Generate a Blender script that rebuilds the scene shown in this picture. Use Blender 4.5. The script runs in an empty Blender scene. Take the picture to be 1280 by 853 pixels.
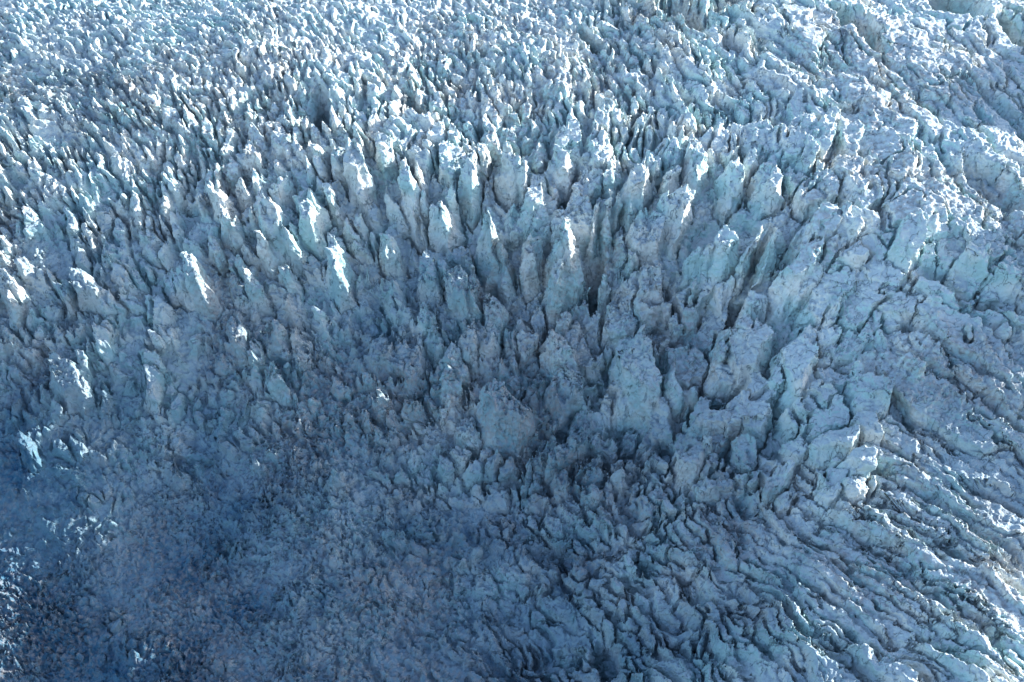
import bpy, math, time
import numpy as np
from mathutils import Vector
T0 = time.time()
RES = 1020            # columns of the ice lattice
C = bpy.context.scene

# ------------------------------------------------------------------ camera
CAM_Z, PITCH, VFOV = 200.0, math.radians(40.0), math.radians(30.0)
cam_d = bpy.data.cameras.new('camera'); cam = bpy.data.objects.new('camera', cam_d)
C.collection.objects.link(cam); C.camera = cam
cam.location = (0, 0, CAM_Z); cam.rotation_euler = (math.pi/2 - PITCH, 0, 0)
cam_d.sensor_fit = 'VERTICAL'; cam_d.angle_y = VFOV
cam_d.clip_start = 1; cam_d.clip_end = 20000

# ------------------------------------------------------------------ light
SUN_EL, SUN_AZ = math.radians(20.5), math.radians(72.0)   # azimuth clockwise from +Y (away from the camera)
w = bpy.data.worlds.new('World'); C.world = w; w.use_nodes = True
nt = w.node_tree; nt.nodes.clear()
sky = nt.nodes.new('ShaderNodeTexSky'); sky.sky_type = 'NISHITA'; sky.sun_disc = False
sky.sun_elevation = SUN_EL; sky.sun_rotation = SUN_AZ; sky.altitude = 800; sky.ozone_density = 0.5; sky.dust_density = 2.5
bg = nt.nodes.new('ShaderNodeBackground'); bg.inputs[1].default_value = 0.12
wo = nt.nodes.new('ShaderNodeOutputWorld')
nt.links.new(sky.outputs[0], bg.inputs[0]); nt.links.new(bg.outputs[0], wo.inputs[0])
sd = bpy.data.lights.new('sun', 'SUN'); sd.energy = 4.0; sd.angle = math.radians(0.5); sd.color = (1.0, 0.92, 0.82)
so = bpy.data.objects.new('sun', sd); C.collection.objects.link(so)
dirv = Vector((math.sin(SUN_AZ)*math.cos(SUN_EL), math.cos(SUN_AZ)*math.cos(SUN_EL), math.sin(SUN_EL)))
so.rotation_euler = dirv.to_track_quat('Z', 'Y').to_euler()
C.view_settings.view_transform = 'Standard'; C.view_settings.look = 'None'
C.view_settings.exposure = 1.66; C.view_settings.gamma = 1.0
C.cycles.max_bounces = 4; C.cycles.diffuse_bounces = 1

# ------------------------------------------------------------------ picking points of the site
F = 426.5 / math.tan(VFOV/2)
cp, sp = math.cos(PITCH), math.sin(PITCH)
def ground(X, Y, z=0.0):
    """where the sight line through photo point (X, Y) meets height z"""
    a = (X - 640) / F; b = (426.5 - Y) / F
    dx, dy, dz = a, cp + b*sp, -sp + b*cp
    t = (z - CAM_Z) / dz
    return dx*t, dy*t
def project(x, y, z):
    zz = z - CAM_Z
    d = y*cp - zz*sp
    return 640 + F*x/d, 426.5 - F*(y*sp + zz*cp)/d

# ------------------------------------------------------------------ noise
rng = np.random.default_rng(7)
TAB2 = rng.random((256, 256)).astype(np.float32)*2-1
TAB3 = rng.random((32, 32, 32)).astype(np.float32)*2-1
def n2(x, y, s, o=0.0):
    x = x/s + 13.7*o; y = y/s + 71.3*o
    xi = np.floor(x); yi = np.floor(y); fx = (x-xi).astype(np.float32); fy = (y-yi).astype(np.float32)
    fx = fx*fx*(3-2*fx); fy = fy*fy*(3-2*fy)
    a = xi.astype(np.int64) & 255; b = yi.astype(np.int64) & 255; a1 = (a+1) & 255; b1 = (b+1) & 255
    return (TAB2[a,b]*(1-fx)+TAB2[a1,b]*fx)*(1-fy) + (TAB2[a,b1]*(1-fx)+TAB2[a1,b1]*fx)*fy
def fbm2(x, y, s, n=4, o=0.0, g=0.5):
    r = 0; amp = 1
    for k in range(n):
        r = r + amp*n2(x, y, s/(2.03**k), o+k*1.37); amp *= g
    return r
def n3(x, y, z, s, o=0.0):
    x = x/s+3.1*o; y = y/s+7.7*o; z = z/s+1.9*o
    xi = np.floor(x); yi = np.floor(y); zi = np.floor(z)
    fx = (x-xi).astype(np.float32); fy = (y-yi).astype(np.float32); fz = (z-zi).astype(np.float32)
    fx = fx*fx*(3-2*fx); fy = fy*fy*(3-2*fy); fz = fz*fz*(3-2*fz)
    a = xi.astype(np.int32) & 31; b = yi.astype(np.int32) & 31; c = zi.astype(np.int32) & 31
    a1 = (a+1) & 31; b1 = (b+1) & 31; c1 = (c+1) & 31
    l0 = (TAB3[a,b,c]*(1-fx)+TAB3[a1,b,c]*fx)*(1-fy) + (TAB3[a,b1,c]*(1-fx)+TAB3[a1,b1,c]*fx)*fy
    l1 = (TAB3[a,b,c1]*(1-fx)+TAB3[a1,b,c1]*fx)*(1-fy) + (TAB3[a,b1,c1]*(1-fx)+TAB3[a1,b1,c1]*fx)*fy
    return l0*(1-fz)+l1*fz
def h01(i, j, k):
    v = np.sin(i*127.1 + j*311.7 + k*74.7)*43758.5453
    return (v - np.floor(v)).astype(np.float32)
def chips2(x, y, s, o=0.0, tilt=0.9, edge=3.5):
    """broken blocks: nearest-cell tilted facets with gaps between; returns height ~0..1"""
    x = x/s + 17.3*o; y = y/s + 5.1*o
    xi = np.floor(x); yi = np.floor(y)
    F1 = np.full(x.shape, 9, np.float32); F2 = np.full(x.shape, 9, np.float32); V = np.zeros(x.shape, np.float32)
    for di in (-1, 0, 1):
        for dj in (-1, 0, 1):
            a = xi+di; b = yi+dj
            px = a + 0.5 + 0.42*(2*h01(a, b, 1+o)-1) - x; py = b + 0.5 + 0.42*(2*h01(a, b, 2+o)-1) - y
            d = np.sqrt(px*px+py*py).astype(np.float32)
            v = h01(a, b, 3+o) + tilt*((h01(a, b, 4+o)-.5)*px + (h01(a, b, 5+o)-.5)*py).astype(np.float32)*2
            m = d < F1
            F2 = np.where(m, F1, np.minimum(F2, d)); V = np.where(m, v, V); F1 = np.where(m, d, F1)
    e = np.clip((F2-F1)*edge, 0, 1)
    return V*e

# ------------------------------------------------------------------ site description
# photo X, Y of a spot, its height z: the broad shape of the glacier
MACRO = [(-200,-60,6),(0,0,4),(300,0,6),(640,0,8),(960,0,10),(1280,0,14),(1500,-40,18),
 (-150,150,0),(120,150,0),(350,130,2),(600,110,4),(850,100,8),(1100,120,10),(1300,150,12),
 (-150,280,-14),(100,260,-10),(260,220,-3),(450,180,0),(640,190,0),(850,200,3),(1050,220,6),(1280,280,4),
 (100,400,-40),(260,370,-38),(420,350,-34),(560,350,-32),(700,360,-32),(850,360,-24),(960,340,-12),(1100,330,0),(1280,400,0),
 (-50,520,-64),(150,520,-60),(350,480,-52),(500,460,-44),(650,540,-52),(820,560,-46),(930,520,-36),(1050,480,-14),(1250,520,-10),
 (-50,700,-72),(200,660,-68),(450,650,-58),(650,650,-56),(850,650,-46),(980,640,-34),(1150,620,-22),(1300,650,-20),
 (0,850,-80),(250,850,-74),(450,850,-68),(640,850,-62),(850,850,-50),(1000,830,-36),(1120,760,-26),(1280,850,-26),(1250,760,-30),
 (0,1000,-84),(640,1000,-58),(1280,1000,-30)]
# X, Y, direction of the blocks in the photo (deg, 0 = right, positive = down), length, width (m), height (m), sharpness 0..1, rubble m, coverage
Z = [
 (  0,  0,  25,  7, 2.2, 2.6,.3,.25,1.0),(200, 30, 25,  7, 2.2, 2.6,.3,.25,1.0),(450, 10, 45,  6, 2.0, 2.2,.3,.25,1.0),(700, 10, 45,  6, 2.0, 2.2,.3,.25,1.0),
 (  0,150,  20,  9, 2.4, 3.4,.4,.25,1.0),(180,140, 25,  9, 2.2, 3.2,.4,.25,1.0),(400, 90, 50,  6, 2.2, 3.0,.4,.25,1.0),(600,110, 45,  8, 2.6, 3.6,.3,.25,1.0),
 (850, 30,  40, 12, 4.0, 7.0,.2,.25,1.0),(1080,40, 40, 30, 7.0, 9.0,.2, .6,1.0),(1250,30, 45, 30, 8.0,10.0,.2, .6,1.0),
 (800,130,  35, 12, 3.0, 3.6,.2,.25,1.0),(950,130, 35, 20, 4.0, 4.5,.1,.25,1.0),(1100,150,40, 28, 5.0, 5.0,.1,.25,1.0),(1250,160,40, 26, 6.0, 6.0,.1,.25,1.0),
 (-50,260,  35,  8, 3.0, 6.0,.6, .6,1.0),(120,240, 50,  7, 2.6, 7.0,.8, .6,1.0),(260,220, 65,  8, 3.0, 9.0,.9, .7,1.0),(380,180, 70,  9, 3.6, 9.0,.8, .6,1.0),
 (500,190,  65, 10, 4.2, 8.5,.5, .6,1.0),(650,200, 75, 10, 4.2, 9.0,.4, .6,1.0),(800,200, 95, 10, 4.2, 8.0,.4, .6,1.0),(930,220,115, 10, 4.5, 9.0,.3, .6,1.0),
 (1050,230,130,16,9,11,.2, .6,1.0),(1200,250,35,20,8,9,.1, .6,1.0),
 (300,290,  65, 12, 3.6,20.0,.9, .8,1.0),(430,280, 65, 13, 4.0,20.0,.9, .8,1.0),(560,280, 72, 13, 5.0,20.0,.6, .8,1.0),(690,290, 85, 13, 5.5,20.0,.5, .8,1.0),
 (800,290, 100, 13, 5.5,22.0,.4, .8,1.0),(900,300,118, 15, 6.0,24.0,.3, .8,1.0),(1000,300,130,17,9,24,.3, .8,1.0),
 (120,330,  55, 10, 3.6, 9.0,.8,1.4,.35),(0,350, 50, 10, 4.0,10.0,.7,1.4,.35),(250,370, 60, 10, 4.0,12.0,.8,1.4,.22),(350,390,60, 8,4,8,.6,1.4,.1),(450,390, 60,10, 4.0,12.0,.7,1.4,.15),
 (560,390,  60,  9,5.2,7,.1,1.3,.6),(680,390, 80,  9,6.5,7,.1,1.2,.5),(790,380,110, 9,6.5,8,.1,1.2,.6),
 (900,400, 115,17,11,17,.2,1.0,.8),(1000,420,120,18,12,17,.2, .8,1.0),(1100,370,30,22,11,12,.1, .6,1.0),(1220,380,35,20,8,8,.1,.7,1.0),
 (  0,470,  40,  8, 4.0, 5.0,.6,1.0,.35),(120,480, 40,  8, 4.0, 5.0,.6,1.2,.35),(300,480, 50,  7, 4.0, 4.0,.5,1.2,.25),(430,470,40, 6, 3.5, 4.0,.3,1.4,.4),
 (560,480,  50,  7,5.2,4.5,.1,1.5,.6),(700,480, 90,  7,6.5,4.5,.1,1.4,.6),(800,480, 60,14,10,12,.1,1.1,.7),(920,490, 60,16,12,15,.1, .9,.8),
 (1050,500, 35,24,9,11,.1, .6,1.0),(1200,480,30, 30, 6.0, 6.0,.0, .6,1.0),
 (  0,600,  35, 5, 2.4,1.3,.2,1.55,.45),(200,600, 35, 5, 2.4,1.3,.2,1.55,.45),(400,570, 35,  7, 4.0,1.3,.2,1.55,.4),(540,590, 40,  7, 4.0, 4.0,.2,.85,.5),
 (670,580,  50,  6, 4.5, 5.0,.1,1.5,.7),(780,610, 60,  8, 4.0, 6.0,.2,1.1,.8),(900,600, 50, 10, 6.0, 8.0,.1, .9,.9),(1020,600,35, 40, 4.5, 6.0,.0, .5,1.0),(1200,600,30,46, 5.0, 7.0,.0,.4,1.0),
 (  0,750,  40, 5, 2.4,1.3,.1,1.55,.45),(200,720, 35, 5, 2.4,1.3,.1,1.55,.45),(400,720, 35, 5, 2.4,1.3,.1,1.55,.45),(560,720, 35,  7, 4.0,1.3,.1,1.55,.4),
 (700,720,  35, 10, 5.0, 3.5,.1, .8,.5),(820,720, 45, 12, 4.0, 5.5,.1, .5,.95),(950,720, 42, 28, 4.0, 5.0,.1, .4,1.0),(1080,720,38,40, 4.5, 6.0,.1, .4,1.0),(1230,720,35,46, 5.0, 6.0,.0,.4,1.0),
 (100,850,  40, 5, 2.4,1.3,.1,1.55,.45),(300,850, 35, 5, 2.4,1.3,.1,1.55,.45),(500,850, 40,  8, 3.0, 2.5,.1, .6,.6),(650,850, 45, 10, 3.0, 4.0,.1, .5,.8),
 (800,850,  50, 12, 3.5, 5.0,.1, .5,.9),(950,850, 50, 16, 4.0, 6.0,.1, .4,1.0),(1120,850,40,34, 5.0, 7.0,.1, .4,1.0),(1280,850,38,34, 5.0, 7.0,.1,.4,1.0),
]
MP = np.array(MACRO, float); mx, my = ground(MP[:,0], MP[:,1], MP[:,2])
def blend(x, y, cx, cy, vals, rad):
    """normalised gaussian blending of scattered values; radius grows with distance"""
    num = np.zeros(x.shape + (vals.shape[1],), np.float32); den = np.full(x.shape, 1e-12, np.float32)
    for k in range(len(cx)):
        r = rad * (0.35 + cy[k]/400.0)
        g = np.exp(-(((x-cx[k])**2 + ((y-cy[k])*0.75)**2) / (r*r))).astype(np.float32) + np.float32(1e-9)
        den += g
        for c in range(vals.shape[1]): num[..., c] += g*vals[k, c]
    return num/den[..., None]
def macro(x, y): return blend(x, y, mx, my, MP[:, 2:3], 27.0)[..., 0]
ZP = np.array(Z, float)
zz = macro(*ground(ZP[:,0], ZP[:,1], -20.0)); 
for _ in range(6): zx, zy = ground(ZP[:,0], ZP[:,1], zz); zz = 0.5*zz + 0.5*macro(zx, zy)
# direction on the ground from the direction in the photo
def gdir(X, Y, z, deg):
    x0, y0 = ground(X, Y, z); x1, y1 = ground(X+4*np.cos(np.radians(deg)), Y+4*np.sin(np.radians(deg)), z)
    return np.arctan2(y1-y0, x1-x0)
th = gdir(ZP[:,0], ZP[:,1], zz, ZP[:,2])
ZP[:, 3] *= np.where(ZP[:, 5] > 8, .60, .56); ZP[:, 4] *= np.where(ZP[:, 5] > 11, 1.0, np.where(ZP[:, 5] > 8, .85, .56)); ZP[:, 6] *= np.where(ZP[:, 5] > 8, .5, 1); ZP[:, 5] *= np.where(ZP[:, 5] > 8, .37, .64); ZP[:, 6] *= .55   # sizes in metres at this site's scale
ZV = np.column_stack([np.cos(2*th), np.sin(2*th), ZP[:,3:]])
def fields(x, y): return blend(x, y, zx, zy, ZV, 17.0)

# ------------------------------------------------------------------ lattice (finer near the camera)
MARG = 1.2
def halfw(y): return (0.402*(y*cp + 225*sp))*MARG
ys = [125.0]
while ys[-1] < 500: ys.append(ys[-1] + 2*halfw(ys[-1])/RES)
ys = np.array(ys); R = len(ys); N = RES
hw = halfw(ys); us = np.linspace(-1, 1, N)
GX = (hw[:, None]*us[None, :]).astype(np.float32); GY = np.repeat(ys[:, None], N, 1).astype(np.float32)
CZ = 2*hw/N
def up(a, step):   # bilinear upsample of a coarse field to the lattice
    rj = np.linspace(0, a.shape[0]-1, R); ri = np.linspace(0, a.shape[1]-1, N)
    j0 = np.minimum(rj.astype(int), a.shape[0]-2); i0 = np.minimum(ri.astype(int), a.shape[1]-2)
    fj = (rj-j0)[:, None]; fi = (ri-i0)[None, :]
    if a.ndim == 3: fj = fj[..., None]; fi = fi[..., None]
    A = a[j0][:, i0]; B = a[j0][:, i0+1]; Cc = a[j0+1][:, i0]; D = a[j0+1][:, i0+1]
    return ((A*(1-fi)+B*fi)*(1-fj) + (Cc*(1-fi)+D*fi)*fj).astype(np.float32)
nj, ni = R//8, N//8
cjs = np.interp(np.linspace(0, R-1, nj), np.arange(R), ys); chw = halfw(cjs)
# keep row sampling consistent with the lattice rows
cX = np.interp(np.linspace(0, N-1, ni), np.arange(N), us)[None, :]*chw[:, None]; cY = np.repeat(cjs[:, None], ni, 1)
M = up(macro(cX, cY), 8); FL = up(fields(cX, cY), 8)
print('fields', round(time.time()-T0, 1))
HGT, SHP, RUB, COV = FL[..., 4], FL[..., 5], FL[..., 6], FL[..., 7]
jof = lambda y: np.interp(y, ys, np.arange(R))

def splat(HA, ID, cx, cy, th, a, b, h, sharp, base, id_, rs, lean=0.0):
    """one ice block: a convex body bounded by steep side planes and a few tilted top planes"""
    r = max(a, b)*1.25 + h*0.12
    j0 = int(jof(cy-r)); j1 = int(jof(cy+r))+2
    if j1 <= 1 or j0 >= R-1: return
    hwc = halfw(cy); i0 = int(((cx-r)/hwc*0.5+0.5)*N)-2; i1 = int(((cx+r)/hwc*0.5+0.5)*N)+3
    j0 = max(j0, 0); j1 = min(j1, R); i0 = max(i0, 0); i1 = min(i1, N)
    if j1-j0 < 2 or i1-i0 < 2: return
    dx = GXW[j0:j1, i0:i1]-cx; dy = GYW[j0:j1, i0:i1]-cy
    c, s = math.cos(th), math.sin(th)
    u = dx*c+dy*s; v = -dx*s+dy*c
    z = None
    nk = 6 if a > 1.8*b else 5
    ph = rs.random()*6.28
    for k in range(nk):
        an = ph + 6.283*(k+0.35*(rs.random()-.5))/nk
        nu, nv = math.cos(an)/a, math.sin(an)/b
        L = math.hypot(nu, nv); dd = (0.85+0.3*rs.random())/L; nu /= L; nv /= L
        sl = (3.0+6.0*rs.random()) if h > 5 else (1.5+3.2*rs.random())
        zk = sl*(dd - nu*u - nv*v)
        z = zk if z is None else np.minimum(z, zk)
    # top planes: a roof, pitched more on sharp blocks
    pit = 0.2+1.2*sharp
    for k in range(3):
        an = rs.random()*6.283
        g = pit*(0.3+0.9*rs.random())*h/max(a, b)*0.35
        gu, gv = g*math.cos(an), g*math.sin(an)*a/max(b, .1)*0.6
        z = np.minimum(z, h*(1.0-0.1*k*rs.random()) - gu*u - gv*v)
    z = z + base
    sub = HA[j0:j1, i0:i1]; m = z > sub
    sub[m] = z[m]; 
    if ID is not None: ID[j0:j1, i0:i1][m] = id_

# wandering of the block outlines
GXW = GX + 1.2*n2(GX, GY, 8.0, 1) + 0.45*n2(GX, GY, 2.6, 2) + 0.2*n2(GX, GY, 1.0, 3)
GYW = GY + 1.2*n2(GX, GY, 8.0, 4) + 0.45*n2(GX, GY, 2.6, 5) + 0.2*n2(GX, GY, 1.0, 6)

def scatter(spacing_scale, seed):
    """seeds over the site with local spacing from the block size"""
    rs = np.random.default_rng(seed); out = []
    y = 127.0
    while y < 497:
        # strips of varying step
        hwv = halfw(y); xs_ = np.arange(-hwv, hwv, 1.0)
        f = fields(xs_, np.full(xs_.shape, y))
        st = np.sqrt(f[:, 2]*f[:, 3])*spacing_scale
        dens = 1.0/st; cum = np.cumsum(dens); n = int(cum[-1])
        t = (np.arange(n)+rs.random(n)*0.9)
        xx = np.interp(t, cum, xs_)
        out.append(np.column_stack([xx, y + (rs.random(n)-.5)*np.interp(xx, xs_, st)*1.1]))
        y += float(np.mean(st))
    p = np.vstack(out); return p, rs
EDGE = []
HA = np.zeros((R, N), np.float32); ID = np.full((R, N), -1, np.int32)
HA += np.maximum(0, 0)
blocks = []
pts, rs = scatter(0.88, 11)
# photographed individuals: foot X, Y, width px, height px, depth/width, lean
HERO = [(432,388,50,78,.7,70),(356,338,46,84,.8,70),(325,396,30,50,.8,60),(258,398,48,72,.7,65),(24,394,30,58,.8,80),(120,396,46,48,.7,50),
 (708,392,52,92,.9,80),(668,368,34,70,.8,80),(615,368,44,110,.8,85),(560,320,40,96,.8,70),(520,300,60,100,.6,60),(492,352,36,80,.6,60),(455,272,40,80,.7,60),
 (590,285,44,80,.7,80),(640,262,44,70,.8,85),(700,262,44,70,.8,95),(745,340,44,88,.7,95),(790,300,44,70,.8,100),(840,330,50,70,.8,110),(888,392,70,86,.8,115),
 (935,372,50,80,.9,120),(990,400,80,70,.7,130),(1010,350,70,50,.6,130),(924,498,84,80,.9,100),(990,516,90,72,.9,80),(795,532,90,76,.9,60),(928,566,70,64,.8,50),
 (1016,566,72,50,.8,40),(1075,540,80,60,.7,35),(845,500,50,40,.8,40),(576,418,60,58,.6,60),(620,440,40,50,.8,70),(540,392,44,46,.7,60),(300,452,34,36,.8,60),
 (320,470,30,30,.8,60),(85,500,50,40,.7,50),(210,598,30,26,.8,60),(36,580,44,40,.5,45),(640,540,26,22,.9,60),(722,596,36,28,.9,60),(690,560,30,22,.9,60),(744,395,30,30,.8,110),
 (300,322,34,60,.7,65),(400,330,40,80,.7,70),(285,290,34,60,.7,65),(860,262,40,60,.8,110),(905,280,44,60,.8,118),(955,285,44,50,.8,125),(1055,330,60,36,.8,40),
 (1110,420,70,36,.7,20),(810,420,50,50,.8,110),(860,420,46,40,.8,110),(775,440,50,34,.9,90)]
HEROID = []; HXY = []
for X, Y, wpx, hpx, asp, dg in HERO:
    z0 = -20.0
    for _ in range(30):
        x, y = ground(X, Y, z0); z0 = .6*z0 + .4*float(macro(np.array([x]), np.array([y]))[0])
    m_px = (y*cp-(z0-CAM_Z)*sp)/F
    wm = wpx*m_px; hm = hpx*m_px/cp*.58
    t = float(gdir(X, Y, z0, dg)); 
    for q in range(3 if wpx < 60 else 7):
        ox, oy = (0, 0) if q == 0 else (rs.normal()*wm*.28, rs.normal()*wm*.3)
        k_ = (1 if wpx < 60 else .8) if q == 0 else (.5+.3*rs.random() if wpx < 60 else .32+.26*rs.random())
        if q == 0: blocks.append((x, y+.3*wm, hm, wm)); HEROID.append(len(blocks)-1); HXY.append((x, y+.25*wm, wm))
        splat(HA, ID, x+ox, y+oy+.3*wm, t, 0.56*wm*k_, 0.42*wm*k_*asp**.5, hm*(1 if q == 0 else .6+.35*rs.random()), .35, 0, len(blocks)-1, rs)
HXY = np.array(HXY)
f = fields(pts[:, 0], pts[:, 1])
for k in range(len(pts)):
    x, y = pts[k]; c2, s2, L, W, h, shp, rub, cov = f[k]
    if rs.random() > cov: continue
    if h > 2.5 and (((x-HXY[:, 0])/.72)**2+((y-HXY[:, 1])/.95)**2 < HXY[:, 2]**2).any(): continue
    t = 0.5*math.atan2(s2, c2) + rs.normal()*(0.22 if L < 11 else .1)
    sc = math.exp(rs.normal()*0.28)
    hh = h*(0.55+0.75*rs.random())
    blocks.append((x, y, hh, L*sc))
    splat(HA, ID, x, y, t, 0.62*L*sc, 0.62*W*sc, hh, shp, 0, len(blocks)-1, rs)
# tumbled blocks lying loose in the bowl below the icefall: photo area, how many, size
for X0, X1, Y0, Y1, n_, sz in [(470,900,400,640,240,2.6),(560,760,440,620,80,4.4),(600,860,500,640,60,4.6),(850,1080,500,640,50,4.0),(180,520,370,560,130,2.2),(0,220,380,560,70,2.6),(380,700,600,760,60,1.8),(900,1280,240,420,60,4.2)]:
    for k in range(n_):
        X = X0+(X1-X0)*rs.random(); Y = Y0+(Y1-Y0)*rs.random(); x, y = ground(X, Y, -40.0)
        z0 = float(macro(np.array([x]), np.array([y]))[0]); x, y = ground(X, Y, z0)
        w_ = sz*math.exp(rs.normal()*.38); h_ = w_*(.7+.6*rs.random())
        blocks.append((x, y, h_, w_))
        splat(HA, ID, x, y, rs.random()*3.14, .62*w_, .45*w_*(.7+.5*rs.random()), h_, .55, 0.5, len(blocks)-1, rs)
print('A blocks', len(blocks), round(time.time()-T0, 1))
# second generation: smaller splinters riding on the big ones
HM = np.zeros((R, N), np.float32)
pts, rs3 = scatter(1.9, 13); f = fields(pts[:, 0], pts[:, 1])
for k in range(len(pts)):
    x, y = pts[k]; c2, s2, L, W, h, shp, rub, cov = f[k]
    if h < 2.8 or rs3.random() > .62*cov+.1: continue
    t = 0.5*math.atan2(s2, c2) + rs3.normal()*0.25; sc = math.exp(rs3.normal()*0.3)
    splat(HM, None, x, y, t, 1.5*L*sc, 1.35*W*sc, h*.5*(.5+rs3.random()), .25, 0, 0, rs3)
HB = np.zeros((R, N), np.float32)
pts, rs2 = scatter(0.36, 12); f = fields(pts[:, 0], pts[:, 1])
for k in range(len(pts)):
    x, y = pts[k]; c2, s2, L, W, h, shp, rub, cov = f[k]
    if L*0.3 < 1.1 : continue
    t = 0.5*math.atan2(s2, c2) + rs2.normal()*0.35
    sc = math.exp(rs2.normal()*0.35)
    splat(HB, None, x, y, t, 0.3*L*sc, 0.3*W*sc, min(h, 8)*0.42*(0.3+rs2.random())*(.25+.75*cov)*(.5 if L > 13 else 1), min(1, shp+.2), 0, 0, rs2)
print('B blocks', len(pts), round(time.time()-T0, 1))
cellm = (GY*0+1)
ch0 = chips2(GXW, GYW, 3.0, 7, .9, 6.0); ch1 = chips2(GXW, GYW, 1.5, 1, .9, 5.0); ch2 = chips2(GXW+.3*ch1, GYW, 0.85, 2, 1.1, 6.0)
fb = fbm2(GX, GY, 14, 5, 3, 0.55)
patch = np.clip(fbm2(GX, GY, 30, 3, 9)*0.8+0.75, 0.4, 1.25)
H = M + fbm2(GX, GY, 60, 3, 20)*3.0 + fbm2(GX, GY, 24, 3, 21)*1.6 + HA + HB + HM + 0.30*fb*np.minimum(2.5, HGT*.3)
ed = np.zeros((R, N), np.float32)
ed[1:] = np.maximum(ed[1:], ID[1:] != ID[:-1]); ed[:, 1:] = np.maximum(ed[:, 1:], ID[:, 1:] != ID[:, :-1])
ed[:-1] = np.maximum(ed[:-1], .8*ed[1:]); ed[:, :-1] = np.maximum(ed[:, :-1], .8*ed[:, 1:])
H -= ed*(np.minimum(HGT, 9)*.45+1.0)*np.clip(fbm2(GX, GY, 7, 2, 40)*1.8+.55, 0, 1)*np.clip(COV*2-.2, 0, 1)*np.clip((HGT-1.3)/1.2, 0, 1)      # open slots between neighbouring blocks
H += RUB*(patch*(ch1*0.9 + ch2*0.6) + 2.2*np.clip(ch0-.35, 0, 1)*np.clip(fbm2(GX, GY, 18, 3, 12)*1.5+.35, 0, 1)) + 0.25*fbm2(GX, GY, 1.9, 3, 30)
# open pits seen from above: photo X, Y of the middle, direction, length, width, depth (m)
for X, Y, dg, L_, W_h, D_ in [(858,34,42,24,9,12),(1066,58,40,34,8,14),(1188,22,45,26,13,15),(1010,12,40,16,6,9),(1255,60,50,20,8,10),(405,160,80,16,7,12),(520,150,50,14,4,8),(735,55,40,14,4,7),
   (640,215,45,12,4,8),(930,372,115,22,4,16),(742,362,95,22,4,16),(1230,260,40,26,9,6),(1215,385,20,34,9,6),(690,705,20,12,6,3),
   (758,826,80,12,5,7),(780,560,10,26,14,3),(620,520,30,30,10,3)]:
    z0 = -20.0
    for _ in range(20):
        x, y = ground(X, Y, z0); z0 = .6*z0+.4*float(macro(np.array([x]), np.array([y]))[0])
    t = float(gdir(X, Y, z0, dg)); dx = GXW-x; dy = GYW-y
    u = (dx*math.cos(t)+dy*math.sin(t))/(L_*.5); v = (-dx*math.sin(t)+dy*math.cos(t))/(W_h*.5)
    r = np.sqrt(u*u+v*v); k_ = np.clip((1.15-r)/.45, 0, 1); H -= D_*k_*k_*(3-2*k_)
print('H', round(time.time()-T0, 1))

# ------------------------------------------------------------------ surface net of the ice body
hn = H / CZ[:, None]
h4 = np.stack([hn[:-1, :-1], hn[1:, :-1], hn[:-1, 1:], hn[1:, 1:]])     # j,i ; j+1,i ; j,i+1 ; j+1,i+1
kmin = np.ceil(h4.min(0)).astype(np.int64)-1; kmax = np.ceil(h4.max(0)).astype(np.int64)-1
cnt = kmax-kmin+1; off = np.concatenate([[0], np.cumsum(cnt.ravel())])[:-1].reshape(cnt.shape)
nv = int(cnt.sum()); print('verts', nv)
cell = np.repeat(np.arange(cnt.size), cnt.ravel())
kk = (np.arange(nv) - off.ravel()[cell] + kmin.ravel()[cell]).astype(np.float32)
cj = (cell // (N-1)).astype(np.float32); ci = (cell % (N-1)).astype(np.float32)
q = [a.ravel()[cell].astype(np.float32) for a in h4]
corn = [(0, 0), (1, 0), (0, 1), (1, 1)]
sj = np.zeros(nv, np.float32); si = sj.copy(); sk = sj.copy(); sn = sj.copy()
for c in range(4):
    m = (q[c] > kk) & (q[c] <= kk+1)
    sj += m*corn[c][0]; si += m*corn[c][1]; sk += np.where(m, q[c]-kk, 0); sn += m
for a, b in ((0, 1), (2, 3), (0, 2), (1, 3)):
    for lv in (0, 1):
        K = kk+lv; m = (q[a] > K) != (q[b] > K)
        t = np.where(m, (K-q[a])/np.where(m, q[b]-q[a], 1), 0)
        sj += np.where(m, corn[a][0]+t*(corn[b][0]-corn[a][0]), 0); si += np.where(m, corn[a][1]+t*(corn[b][1]-corn[a][1]), 0)
        sk += m*lv; sn += m
sn = np.maximum(sn, 1); PJ = cj+sj/sn; PI = ci+si/sn; PK = kk+sk/sn
rr = np.arange(R)
VY = np.interp(PJ, rr, ys).astype(np.float32); VW = halfw(VY); VX = (VW*(PI/(N-1)*2-1)).astype(np.float32)
VZ = (PK*2*VW/N).astype(np.float32)
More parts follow.
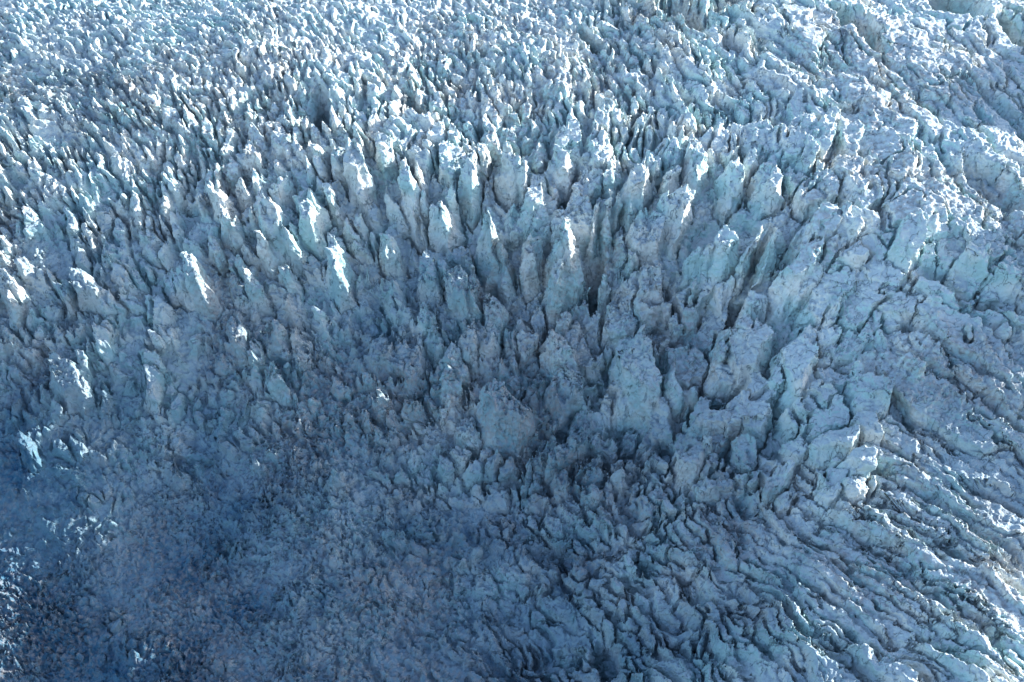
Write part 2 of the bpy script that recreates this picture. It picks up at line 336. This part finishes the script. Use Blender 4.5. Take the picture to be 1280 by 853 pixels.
# faces
quads = []; fid = []
def vid(j, i, k): return off[j, i] + (k - kmin[j, i])
J, I = np.meshgrid(np.arange(1, R-1), np.arange(1, N-1), indexing='ij'); J = J.ravel(); I = I.ravel()
K = np.ceil(hn[J, I]).astype(np.int64)-1
quads.append(np.column_stack([vid(J-1, I-1, K), vid(J-1, I, K), vid(J, I, K), vid(J, I-1, K)])); fid.append(ID[J, I])
def side(dj, di):
    J, I = np.meshgrid(np.arange(1, R-1-dj), np.arange(1, N-1-di), indexing='ij'); J = J.ravel(); I = I.ravel()
    a = hn[J, I]; b = hn[J+dj, I+di]
    lo = np.ceil(np.minimum(a, b)).astype(np.int64); hi = np.ceil(np.maximum(a, b)).astype(np.int64)
    n = hi-lo; r = np.repeat(np.arange(len(J)), n); st = np.concatenate([[0], np.cumsum(n)])[:-1]
    K = lo[r] + (np.arange(len(r)) - st[r]); J = J[r]; I = I[r]; A = a[r] > b[r]
    if di: q4 = [vid(J-1, I, K-1), vid(J-1, I, K), vid(J, I, K), vid(J, I, K-1)]
    else:  q4 = [vid(J, I-1, K-1), vid(J, I, K-1), vid(J, I, K), vid(J, I-1, K)]
    qq = np.column_stack(q4); 
    flip = A
    qq[flip] = qq[flip][:, ::-1]
    quads.append(qq); fid.append(np.where(A, ID[J, I], ID[J+dj, I+di]))
side(0, 1); side(1, 0)
Q = np.vstack(quads); FID = np.concatenate(fid)
print('quads', len(Q), round(time.time()-T0, 1))
P = np.column_stack([VX, VY, VZ]).astype(np.float32)
# 3-D roughening: knock and lean the walls
def normals(P, Q):
    e = np.cross(P[Q[:, 2]]-P[Q[:, 0]], P[Q[:, 3]]-P[Q[:, 1]])
    n = np.zeros_like(P)
    for c in range(4):
        for a in range(3): n[:, a] += np.bincount(Q[:, c], e[:, a], len(P)).astype(np.float32)
    return n/np.maximum(np.linalg.norm(n, axis=1, keepdims=True), 1e-9)
NRM = normals(P, Q)
gj = np.clip(np.interp(P[:, 1], ys, rr), 0, R-1).astype(int); gii = np.clip((P[:, 0]/halfw(P[:, 1])*.5+.5)*(N-1), 0, N-1).astype(int)
above = np.clip(P[:, 2]-M[gj, gii]-1.5, 0, 25)
X0_, _y = project(P[:, 0], P[:, 1], P[:, 2])
P[:, 0] += above*np.clip((X0_-720)/520, -1, .8)*.34*np.clip(HGT[gj, gii]/7, 0, 1)
x, y, z = P.T.copy()
wz = 1-0.5*np.abs(NRM[:, 2])
P[:, 0] += 0.9*n3(x, y, z, 4.5, 1); P[:, 1] += 0.9*n3(x, y, z, 4.5, 2)
fa = chips2(x+.75*z, y+.55*z, 2.6, 11, 1.1)-.45; fb2 = chips2(x-.6*z, y+.8*z, 1.2, 12, 1.1)-.45
d = 0.22*n3(x, y, z*.7, 2.0, 3) + 0.14*n3(x, y, z, .9, 4) + .42*fa + .12*fb2
steep = np.clip(1.3-1.6*np.abs(NRM[:, 2]), 0, 1)
d -= (0.1+0.5*steep)*np.clip(1-np.abs(n3(x, y, z*.35, 5.5, 5))*8, 0, 1)*np.clip(n3(x, y, z, 12, 8)*3+.6, 0, 1)
P += NRM*(d*wz*np.clip(HGT.mean()*0+1, 0, 1))[:, None]
print('displaced', round(time.time()-T0, 1))

# ------------------------------------------------------------------ materials
def ice_material(name):
    m = bpy.data.materials.new(name); m.use_nodes = True; t = m.node_tree; t.nodes.clear(); L = t.links
    def nd(ty, **k):
        n = t.nodes.new(ty)
        for a, b in k.items(): setattr(n, a, b)
        return n
    out = nd('ShaderNodeOutputMaterial'); bs = nd('ShaderNodeBsdfPrincipled')
    L.new(bs.outputs[0], out.inputs[0])
    geo = nd('ShaderNodeNewGeometry'); tc = nd('ShaderNodeTexCoord')
    pos = geo.outputs['Position']
    sep = nd('ShaderNodeSeparateXYZ'); L.new(geo.outputs['Normal'], sep.inputs[0])
    def noise(s, det=4, dist=0.0):
        n = nd('ShaderNodeTexNoise'); n.inputs['Scale'].default_value = s; n.inputs['Detail'].default_value = det
        n.inputs['Distortion'].default_value = dist; L.new(pos, n.inputs['Vector']); return n.outputs['Fac']
    def ramp(src, a, b, lo=0.0, hi=1.0):
        n = nd('ShaderNodeMapRange'); n.inputs[1].default_value = a; n.inputs[2].default_value = b
        n.inputs[3].default_value = lo; n.inputs[4].default_value = hi; L.new(src, n.inputs[0]); return n.outputs[0]
    def mat(op, a, b):
        n = nd('ShaderNodeMath', operation=op)
        for i, s in enumerate((a, b)):
            if isinstance(s, (int, float)): n.inputs[i].default_value = s
            else: L.new(s, n.inputs[i])
        return n.outputs[0]
    def mix(fac, a, b):
        n = nd('ShaderNodeMix', data_type='RGBA'); L.new(fac, n.inputs[0])
        for i, s in ((6, a), (7, b)):
            if isinstance(s, tuple): n.inputs[i].default_value = (*s, 1)
            else: L.new(s, n.inputs[i])
        return n.outputs[2]
    up = mat('ADD', sep.outputs[2], mat('MULTIPLY', mat('SUBTRACT', noise(.9), .5), .7))
    snow = ramp(up, .45, .8)
    ice = mix(ramp(noise(.09, 3), .4, .62), (.45, .69, .73), (.77, .83, .82))
    col = mix(snow, ice, (.52, .645, .71))
    old = nd('ShaderNodeAttribute', attribute_name='old_ice_shade')
    oi = mix(ramp(noise(.35, 6), .35, .65), (.012, .08, .165), (.07, .175, .26))  # blue ice tone, darkened further to deepen the basin's shade
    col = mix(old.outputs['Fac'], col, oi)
    dirt = nd('ShaderNodeAttribute', attribute_name='dirt')
    dm = mat('MULTIPLY', mat('MULTIPLY', dirt.outputs['Fac'], ramp(noise(.8, 8), .42, .66)), .75)
    col = mix(dm, col, (.27, .26, .27))
    colpre = col; bs.inputs['Roughness'].default_value = .55
    bs.inputs['Specular IOR Level'].default_value = .15
    # small cracks and grain
    CRK = None
    vo = nd('ShaderNodeTexVoronoi', feature='DISTANCE_TO_EDGE'); vo.inputs['Scale'].default_value = .55
    wv = nd('ShaderNodeVectorMath', operation='MULTIPLY_ADD'); nn = nd('ShaderNodeTexNoise'); nn.inputs['Scale'].default_value = .5
    L.new(pos, nn.inputs['Vector']); L.new(nn.outputs['Color'], wv.inputs[0]); wv.inputs[1].default_value = (2, 2, 2); L.new(pos, wv.inputs[2])
    st = nd('ShaderNodeVectorMath', operation='MULTIPLY'); L.new(wv.outputs[0], st.inputs[0]); st.inputs[1].default_value = (1, 1, .28)
    L.new(st.outputs[0], vo.inputs['Vector'])
    v1 = nd('ShaderNodeTexVoronoi', feature='F1'); v1.inputs['Scale'].default_value = 1.1; L.new(wv.outputs[0], v1.inputs['Vector'])
    st.inputs[1].default_value = (1, 1, .22)
    def line(sc, wd):
        n = nd('ShaderNodeTexNoise'); n.inputs['Scale'].default_value = sc; n.inputs['Detail'].default_value = 2.5; L.new(st.outputs[0], n.inputs['Vector'])
        return ramp(mat('ABSOLUTE', mat('SUBTRACT', n.outputs['Fac'], .5), 0), 0, wd, 1, 0)
    cm = mat('MAXIMUM', mat('MULTIPLY', line(.22, .012), ramp(noise(.25, 2), .50, .54)), mat('MULTIPLY', line(.5, .016), ramp(noise(.33, 2), .54, .58)))
    L.new(mix(mat('MULTIPLY', cm, .8), colpre, (.12, .18, .22)), bs.inputs['Base Color'])
    hgt = mat('ADD', mat('MULTIPLY', ramp(cm, 0, 1, 1, 0), .6), mat('ADD', mat('MULTIPLY', noise(1.6, 8), 1.0), mat('MULTIPLY', v1.outputs['Distance'], -.5)))
    bp = nd('ShaderNodeBump'); bp.inputs['Strength'].default_value = .75; bp.inputs['Distance'].default_value = .5
    L.new(hgt, bp.inputs['Height']); L.new(bp.outputs[0], bs.inputs['Normal'])
    return m
ICE = ice_material('glacier_ice')
# old blue ice, with the lower left basin's shade also darkened into its colour (photo X, Y, amount)
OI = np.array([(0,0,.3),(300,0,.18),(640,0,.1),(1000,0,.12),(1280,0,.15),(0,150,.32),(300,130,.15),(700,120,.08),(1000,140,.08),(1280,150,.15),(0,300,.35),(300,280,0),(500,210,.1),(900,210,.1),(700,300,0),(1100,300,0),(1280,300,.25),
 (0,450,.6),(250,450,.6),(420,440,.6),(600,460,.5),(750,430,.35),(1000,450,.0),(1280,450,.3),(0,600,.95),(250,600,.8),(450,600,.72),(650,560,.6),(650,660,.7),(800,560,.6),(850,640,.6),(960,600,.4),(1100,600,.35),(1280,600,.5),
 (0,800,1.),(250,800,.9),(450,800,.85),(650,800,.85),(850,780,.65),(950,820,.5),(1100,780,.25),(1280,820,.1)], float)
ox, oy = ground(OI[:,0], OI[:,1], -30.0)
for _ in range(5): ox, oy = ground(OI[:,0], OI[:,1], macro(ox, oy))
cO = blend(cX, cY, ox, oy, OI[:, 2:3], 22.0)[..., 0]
def fields_old_shade(x, y):
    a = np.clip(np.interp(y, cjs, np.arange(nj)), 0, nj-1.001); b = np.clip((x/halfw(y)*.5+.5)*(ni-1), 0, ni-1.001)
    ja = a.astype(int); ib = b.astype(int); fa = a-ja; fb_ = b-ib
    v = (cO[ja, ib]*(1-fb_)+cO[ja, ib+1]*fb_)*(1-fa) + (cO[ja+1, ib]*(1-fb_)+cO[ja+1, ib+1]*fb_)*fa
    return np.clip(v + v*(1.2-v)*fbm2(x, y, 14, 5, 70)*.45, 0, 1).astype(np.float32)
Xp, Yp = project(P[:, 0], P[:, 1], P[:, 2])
OLD_SHADE = fields_old_shade(P[:, 0], P[:, 1])
DIRT = np.clip(0.15 + .4*OLD_SHADE + .45*np.clip((P[:, 1]-300)/50, 0, 1) + fbm2(P[:, 0], P[:, 1], 26, 4, 50)*.8, 0, 1).astype(np.float32)

def components(fc):
    """label of the connected piece each face belongs to"""
    vs, inv = np.unique(fc.ravel(), return_inverse=True); q4 = inv.reshape(-1, 4); lab = np.arange(len(vs))
    while True:
        m = lab[q4].min(1); new = lab.copy()
        for c in range(4): np.minimum.at(new, q4[:, c], m)
        new = new[new]
        if (new == lab).all(): break
        lab = new
    return lab[q4[:, 0]]
def main_piece(fc):
    l = components(fc); return l == np.bincount(l).argmax()
def make(name, faces, skirt=False):
    extra = None
    if skirt:      # close the block down into the ice
        e = np.vstack([faces[:, [0,1]], faces[:, [1,2]], faces[:, [2,3]], faces[:, [3,0]]]).astype(np.int64)
        big = len(P)+1; k1 = e[:, 0]*big+e[:, 1]; k2 = e[:, 1]*big+e[:, 0]
        extra = e[~np.isin(k1, k2)]
    vs, inv = np.unique(faces.ravel(), return_inverse=True)
    co = P[vs]; old, dirt = OLD_SHADE[vs], DIRT[vs]
    fl = inv.reshape(-1, 4)
    if extra is not None and len(extra):
        bv = np.unique(extra); lo = np.searchsorted(vs, extra); nb = np.searchsorted(bv, extra) + len(vs)
        cb = P[bv].copy(); cb[:, 2] -= 2.5; ctr = cb[:, :2].mean(0); cb[:, :2] += (ctr-cb[:, :2])*.25
        co = np.vstack([co, cb]); src = np.searchsorted(vs, bv); old = np.concatenate([old, old[src]]); dirt = np.concatenate([dirt, dirt[src]])
        fl = np.vstack([fl, np.column_stack([lo[:, 1], lo[:, 0], nb[:, 0], nb[:, 1]])])
    me = bpy.data.meshes.new(name); n = len(fl)
    me.vertices.add(len(co)); me.vertices.foreach_set('co', co.ravel())
    me.loops.add(4*n); me.loops.foreach_set('vertex_index', fl.ravel().astype(np.int32))
    me.polygons.add(n); me.polygons.foreach_set('loop_start', np.arange(0, 4*n, 4, dtype=np.int32))
    me.polygons.foreach_set('use_smooth', np.ones(n, bool))
    at = me.attributes.new('old_ice_shade', 'FLOAT', 'POINT'); at.data.foreach_set('value', old)
    at = me.attributes.new('dirt', 'FLOAT', 'POINT'); at.data.foreach_set('value', dirt)
    me.update(calc_edges=True); me.materials.append(ICE)
    o = bpy.data.objects.new(name, me); C.collection.objects.link(o); return o

# which blocks show largest from the view: a coarse depth buffer over the vertices
def seen(ids_v):
    W_, H_ = 512, 341
    dep = P[:, 1]*cp - (P[:, 2]-CAM_Z)*sp
    px = (Xp*W_/1280).astype(int); py = (Yp*H_/853).astype(int); ok = (px >= 0) & (px < W_) & (py >= 0) & (py < H_)
    key = np.where(ok, py*W_+px, 0); zb = np.full(W_*H_, 1e9, np.float32)
    np.minimum.at(zb, key[ok], dep[ok]); vis = ok & (dep < zb[key]+1.5)
    return vis
vid_of = np.full(len(P), -1, np.int32); vid_of[Q[:, 0]] = FID
vis = seen(vid_of)
# one pixel of the buffer counts once
W_ = 512; key = (Yp*341/853).astype(int)*W_ + (Xp*512/1280).astype(int)
pairs = np.unique(key[vis].astype(np.int64)*100000 + vid_of[vis] + 1)
score = np.bincount(pairs % 100000, minlength=len(blocks)+2)[1:].astype(float)
hh = np.array([b[2] for b in blocks])
rank = np.where(hh[:len(hh)] > 1.5, score[:len(hh)], 0)
rank[HEROID] += np.where(rank[HEROID] > 25, 1e4, 0)
chosen = np.argsort(-rank)[:340]; chosen = [c for c in chosen if score[c] > 25]
print('chosen', len(chosen), 'smallest', min(score[c] for c in chosen))
order = np.argsort(FID, kind='stable'); FS = FID[order]
OBJ = {}
sel = np.zeros(len(blocks)+1, bool); sel[chosen] = True
cx_ = {}
for c in list(chosen):
    if len(cx_) == 300: sel[c] = False; continue
    a, b = np.searchsorted(FS, [c, c+1]); fi_ = order[a:b]; kp = main_piece(Q[fi_]); FID[fi_[~kp]] = len(blocks); fc = Q[fi_[kp]]
    vv = np.unique(fc); m = vis[vv]
    if m.sum() < 80: sel[c] = False; continue
    cx_[c] = (float(np.mean(Xp[vv[m]])), float(np.mean(Yp[vv[m]])), float(np.ptp(Xp[vv[m]])), float(np.ptp(Yp[vv[m]])), fc)
chosen = [c for c in chosen if c in cx_]
def words(X, Y):
    """the part of the icefall a spot belongs to"""
    if Y < 150: return 'far snowy plateau' if X < 800 else 'far ridged slope'
    if Y < 400:
        if X < 200: return 'icefall left flank'
        if X < 460: return 'pointed left icefall'
        if X < 800: return 'central icefall'
        if X < 1040: return 'right icefall'
        return 'right shoulder'
    if Y < 620: return 'left basin rubble' if X < 380 else 'middle rubble bowl' if X < 830 else 'big block cluster' if X < 1080 else 'right slope'
    return 'shaded blue basin' if X < 600 else 'cracked lower slope' if X < 900 else 'lower right ridges'
ORD = ['', 'second ', 'third ', 'fourth ', 'fifth ', 'sixth ', 'seventh ', 'eighth ', 'ninth ', 'tenth ', 'eleventh ', 'twelfth ', 'thirteenth ', 'fourteenth ']
zones = {}
capped = set(chosen[:110])
for c in chosen: zones.setdefault(words(*cx_[c][:2]), []).append(c)
used = {}
for zn, cs in zones.items():
    cs.sort(key=lambda c: -cx_[c][1])
    nrow = max(1, round(len(cs)/7)); per = math.ceil(len(cs)/nrow)
    rows = [cs[k:k+per] for k in range(0, len(cs), per)]
    RN = ['nearest row', 'second row', 'third row', 'fourth row', 'fifth row', 'sixth row', 'seventh row', 'eighth row', 'ninth row', 'tenth row', 'eleventh row']
    for ri_, row in enumerate(rows):
        row.sort(key=lambda c: cx_[c][0])
        for k, c in enumerate(row):
            X, Y, wx, hy, fc = cx_[c]; h = hh[c]
            if h > 5.5: nm, cat, grp = 'serac', 'serac', 'seracs standing in the icefall'
            elif 'ridge' in zn or 'slope' in zn or 'plateau' in zn: nm, cat, grp = 'ice_ridge', 'ice ridge', 'ice ridges between crevasses'
            else: nm, cat, grp = 'ice_block', 'ice block', 'broken ice blocks'
            ns = nm.replace('_', ' ')
            shape = 'tall narrow' if hy > 1.5*wx else 'long low' if wx > 2.1*hy else 'broad' if wx*hy > 2600 else 'small'
            # the snow on it catches the sun when its top stands out of the shade
            pos = ('leftmost' if k == 0 else ORD[k] + 'from the left') if k <= len(row)//2 else ('rightmost' if k == len(row)-1 else ORD[len(row)-1-k] + 'from the right')
            where = RN[ri_]
            lab = '%s %s, %s in the %s, %s' % (shape, ns, pos, where, zn)
            # the snow lying on top of the larger ones
            cap = None
            if c in capped:
                zf = P[fc[:, 0], 2]; zt, zb_ = np.percentile(zf, 98), np.percentile(zf, 5)
                nz = NRM[fc[:, 0], 2]; mk = (nz > .45) & (zf > zb_+.55*(zt-zb_))
                mk |= zf > zt-.08*(zt-zb_)
                if mk.sum() > 60:
                    ii = np.nonzero(mk)[0]; mp = main_piece(fc[ii]); ii = ii[mp]
                    if len(ii) > 50:
                        body = np.ones(len(fc), bool); body[ii] = False; bi = np.nonzero(body)[0]
                        if main_piece(fc[bi]).mean() < 1:
                            mb = main_piece(fc[bi]); ii = np.concatenate([ii, bi[~mb]]); body[bi[~mb]] = False
                        cap = fc[ii]; fc = fc[body]
            o = make(nm, fc, True)
            if cap is not None: cc = make('snow_cap', cap); cc.parent = o
            o['label'] = lab; o['category'] = cat; o['group'] = grp
            used[lab] = used.get(lab, 0)+1
print('labels', len(used), 'dups', [l for l in used if used[l] > 1][:4], 'longest', max(len(l.split()) for l in used))
rest = Q[~sel[FID]]; rf = FID[~sel[FID]]
hgt_c = HGT.ravel()[np.clip((np.searchsorted(ys, P[rest[:, 0], 1])*N + ((P[rest[:, 0], 0]/halfw(P[rest[:, 0], 1])*.5+.5)*(N-1)).astype(int)), 0, R*N-1)]
blk = rf >= 0
rub = (~blk) & (fbm2(P[rest[:, 0], 0], P[rest[:, 0], 1], 18, 2, 80)+.5 > 0)
o = make('small_seracs', rest[blk]); o['kind'] = 'stuff'; o['label'] = 'dense field of small snow topped seracs and splinters'; o['category'] = 'small seracs'
o = make('ice_rubble', rest[rub]); o['kind'] = 'stuff'; o['label'] = 'crushed grey blue ice rubble between the seracs'; o['category'] = 'ice rubble'
o = make('glacier_surface', rest[(~blk) & (~rub)]); o['kind'] = 'structure'
# the glacier's bed and its continuation beyond the view
gx, gy = np.meshgrid(np.linspace(-900, 900, 121), np.linspace(-100, 1700, 121), indexing='ij')
bz = macro(gx, np.clip(gy, 130, 480)) - 13 + 5*fbm2(gx, gy, 90, 4, 90)*(np.abs(gx) > 330)
me = bpy.data.meshes.new('glacier_bed'); n0, n1 = gx.shape; gi = np.arange(n0*n1).reshape(n0, n1)
me.from_pydata(np.column_stack([gx.ravel(), gy.ravel(), bz.ravel()]).tolist(), [], np.column_stack([gi[:-1,:-1].ravel(), gi[1:,:-1].ravel(), gi[1:,1:].ravel(), gi[:-1,1:].ravel()]).tolist())
me.attributes.new('old_ice_shade', 'FLOAT', 'POINT').data.foreach_set('value', np.full(len(me.vertices), .8, np.float32))
me.materials.append(ICE); o = bpy.data.objects.new('glacier_bed', me); C.collection.objects.link(o); o['kind'] = 'structure'
# added spur, unseen beyond the right edge, crest shaped to shade the lower glacier
CREST = [(110,0),(125,2),(148,8),(165,28),(180,56),(190,80),(210,80),(221,64),(230,55),(242,53),(256,66),(280,62),(300,48),(325,15),(345,0)]
sx, sy = math.sin(SUN_AZ), math.cos(SUN_AZ)
qs = np.linspace(110, 350, 121); ss = np.linspace(262, 420, 91)
QQ, SS = np.meshgrid(qs, ss, indexing='ij')
cr = np.interp(QQ, [c[0] for c in CREST], [c[1] for c in CREST])
mz = cr*np.clip(1-np.abs(SS-340)/78, 0, 1)**.8 - 10*(1-np.clip(1-np.abs(SS-340)/78, 0, 1)) + 3.5*fbm2(QQ, SS, 25, 5, 60)*np.clip(cr/20, .1, 1) - 4
mxx = SS*sx - QQ*sy; myy = SS*sy + QQ*sx
me = bpy.data.meshes.new('shade_spur'); n0, n1 = QQ.shape
gi = np.arange(n0*n1).reshape(n0, n1)
me.from_pydata(np.column_stack([mxx.ravel(), myy.ravel(), mz.ravel()]).tolist(), [], np.column_stack([gi[:-1,:-1].ravel(), gi[:-1,1:].ravel(), gi[1:,1:].ravel(), gi[1:,:-1].ravel()]).tolist())
me.materials.append(ICE); o = bpy.data.objects.new('shade_spur', me); C.collection.objects.link(o); o['kind'] = 'structure'
print('done', round(time.time()-T0, 1))
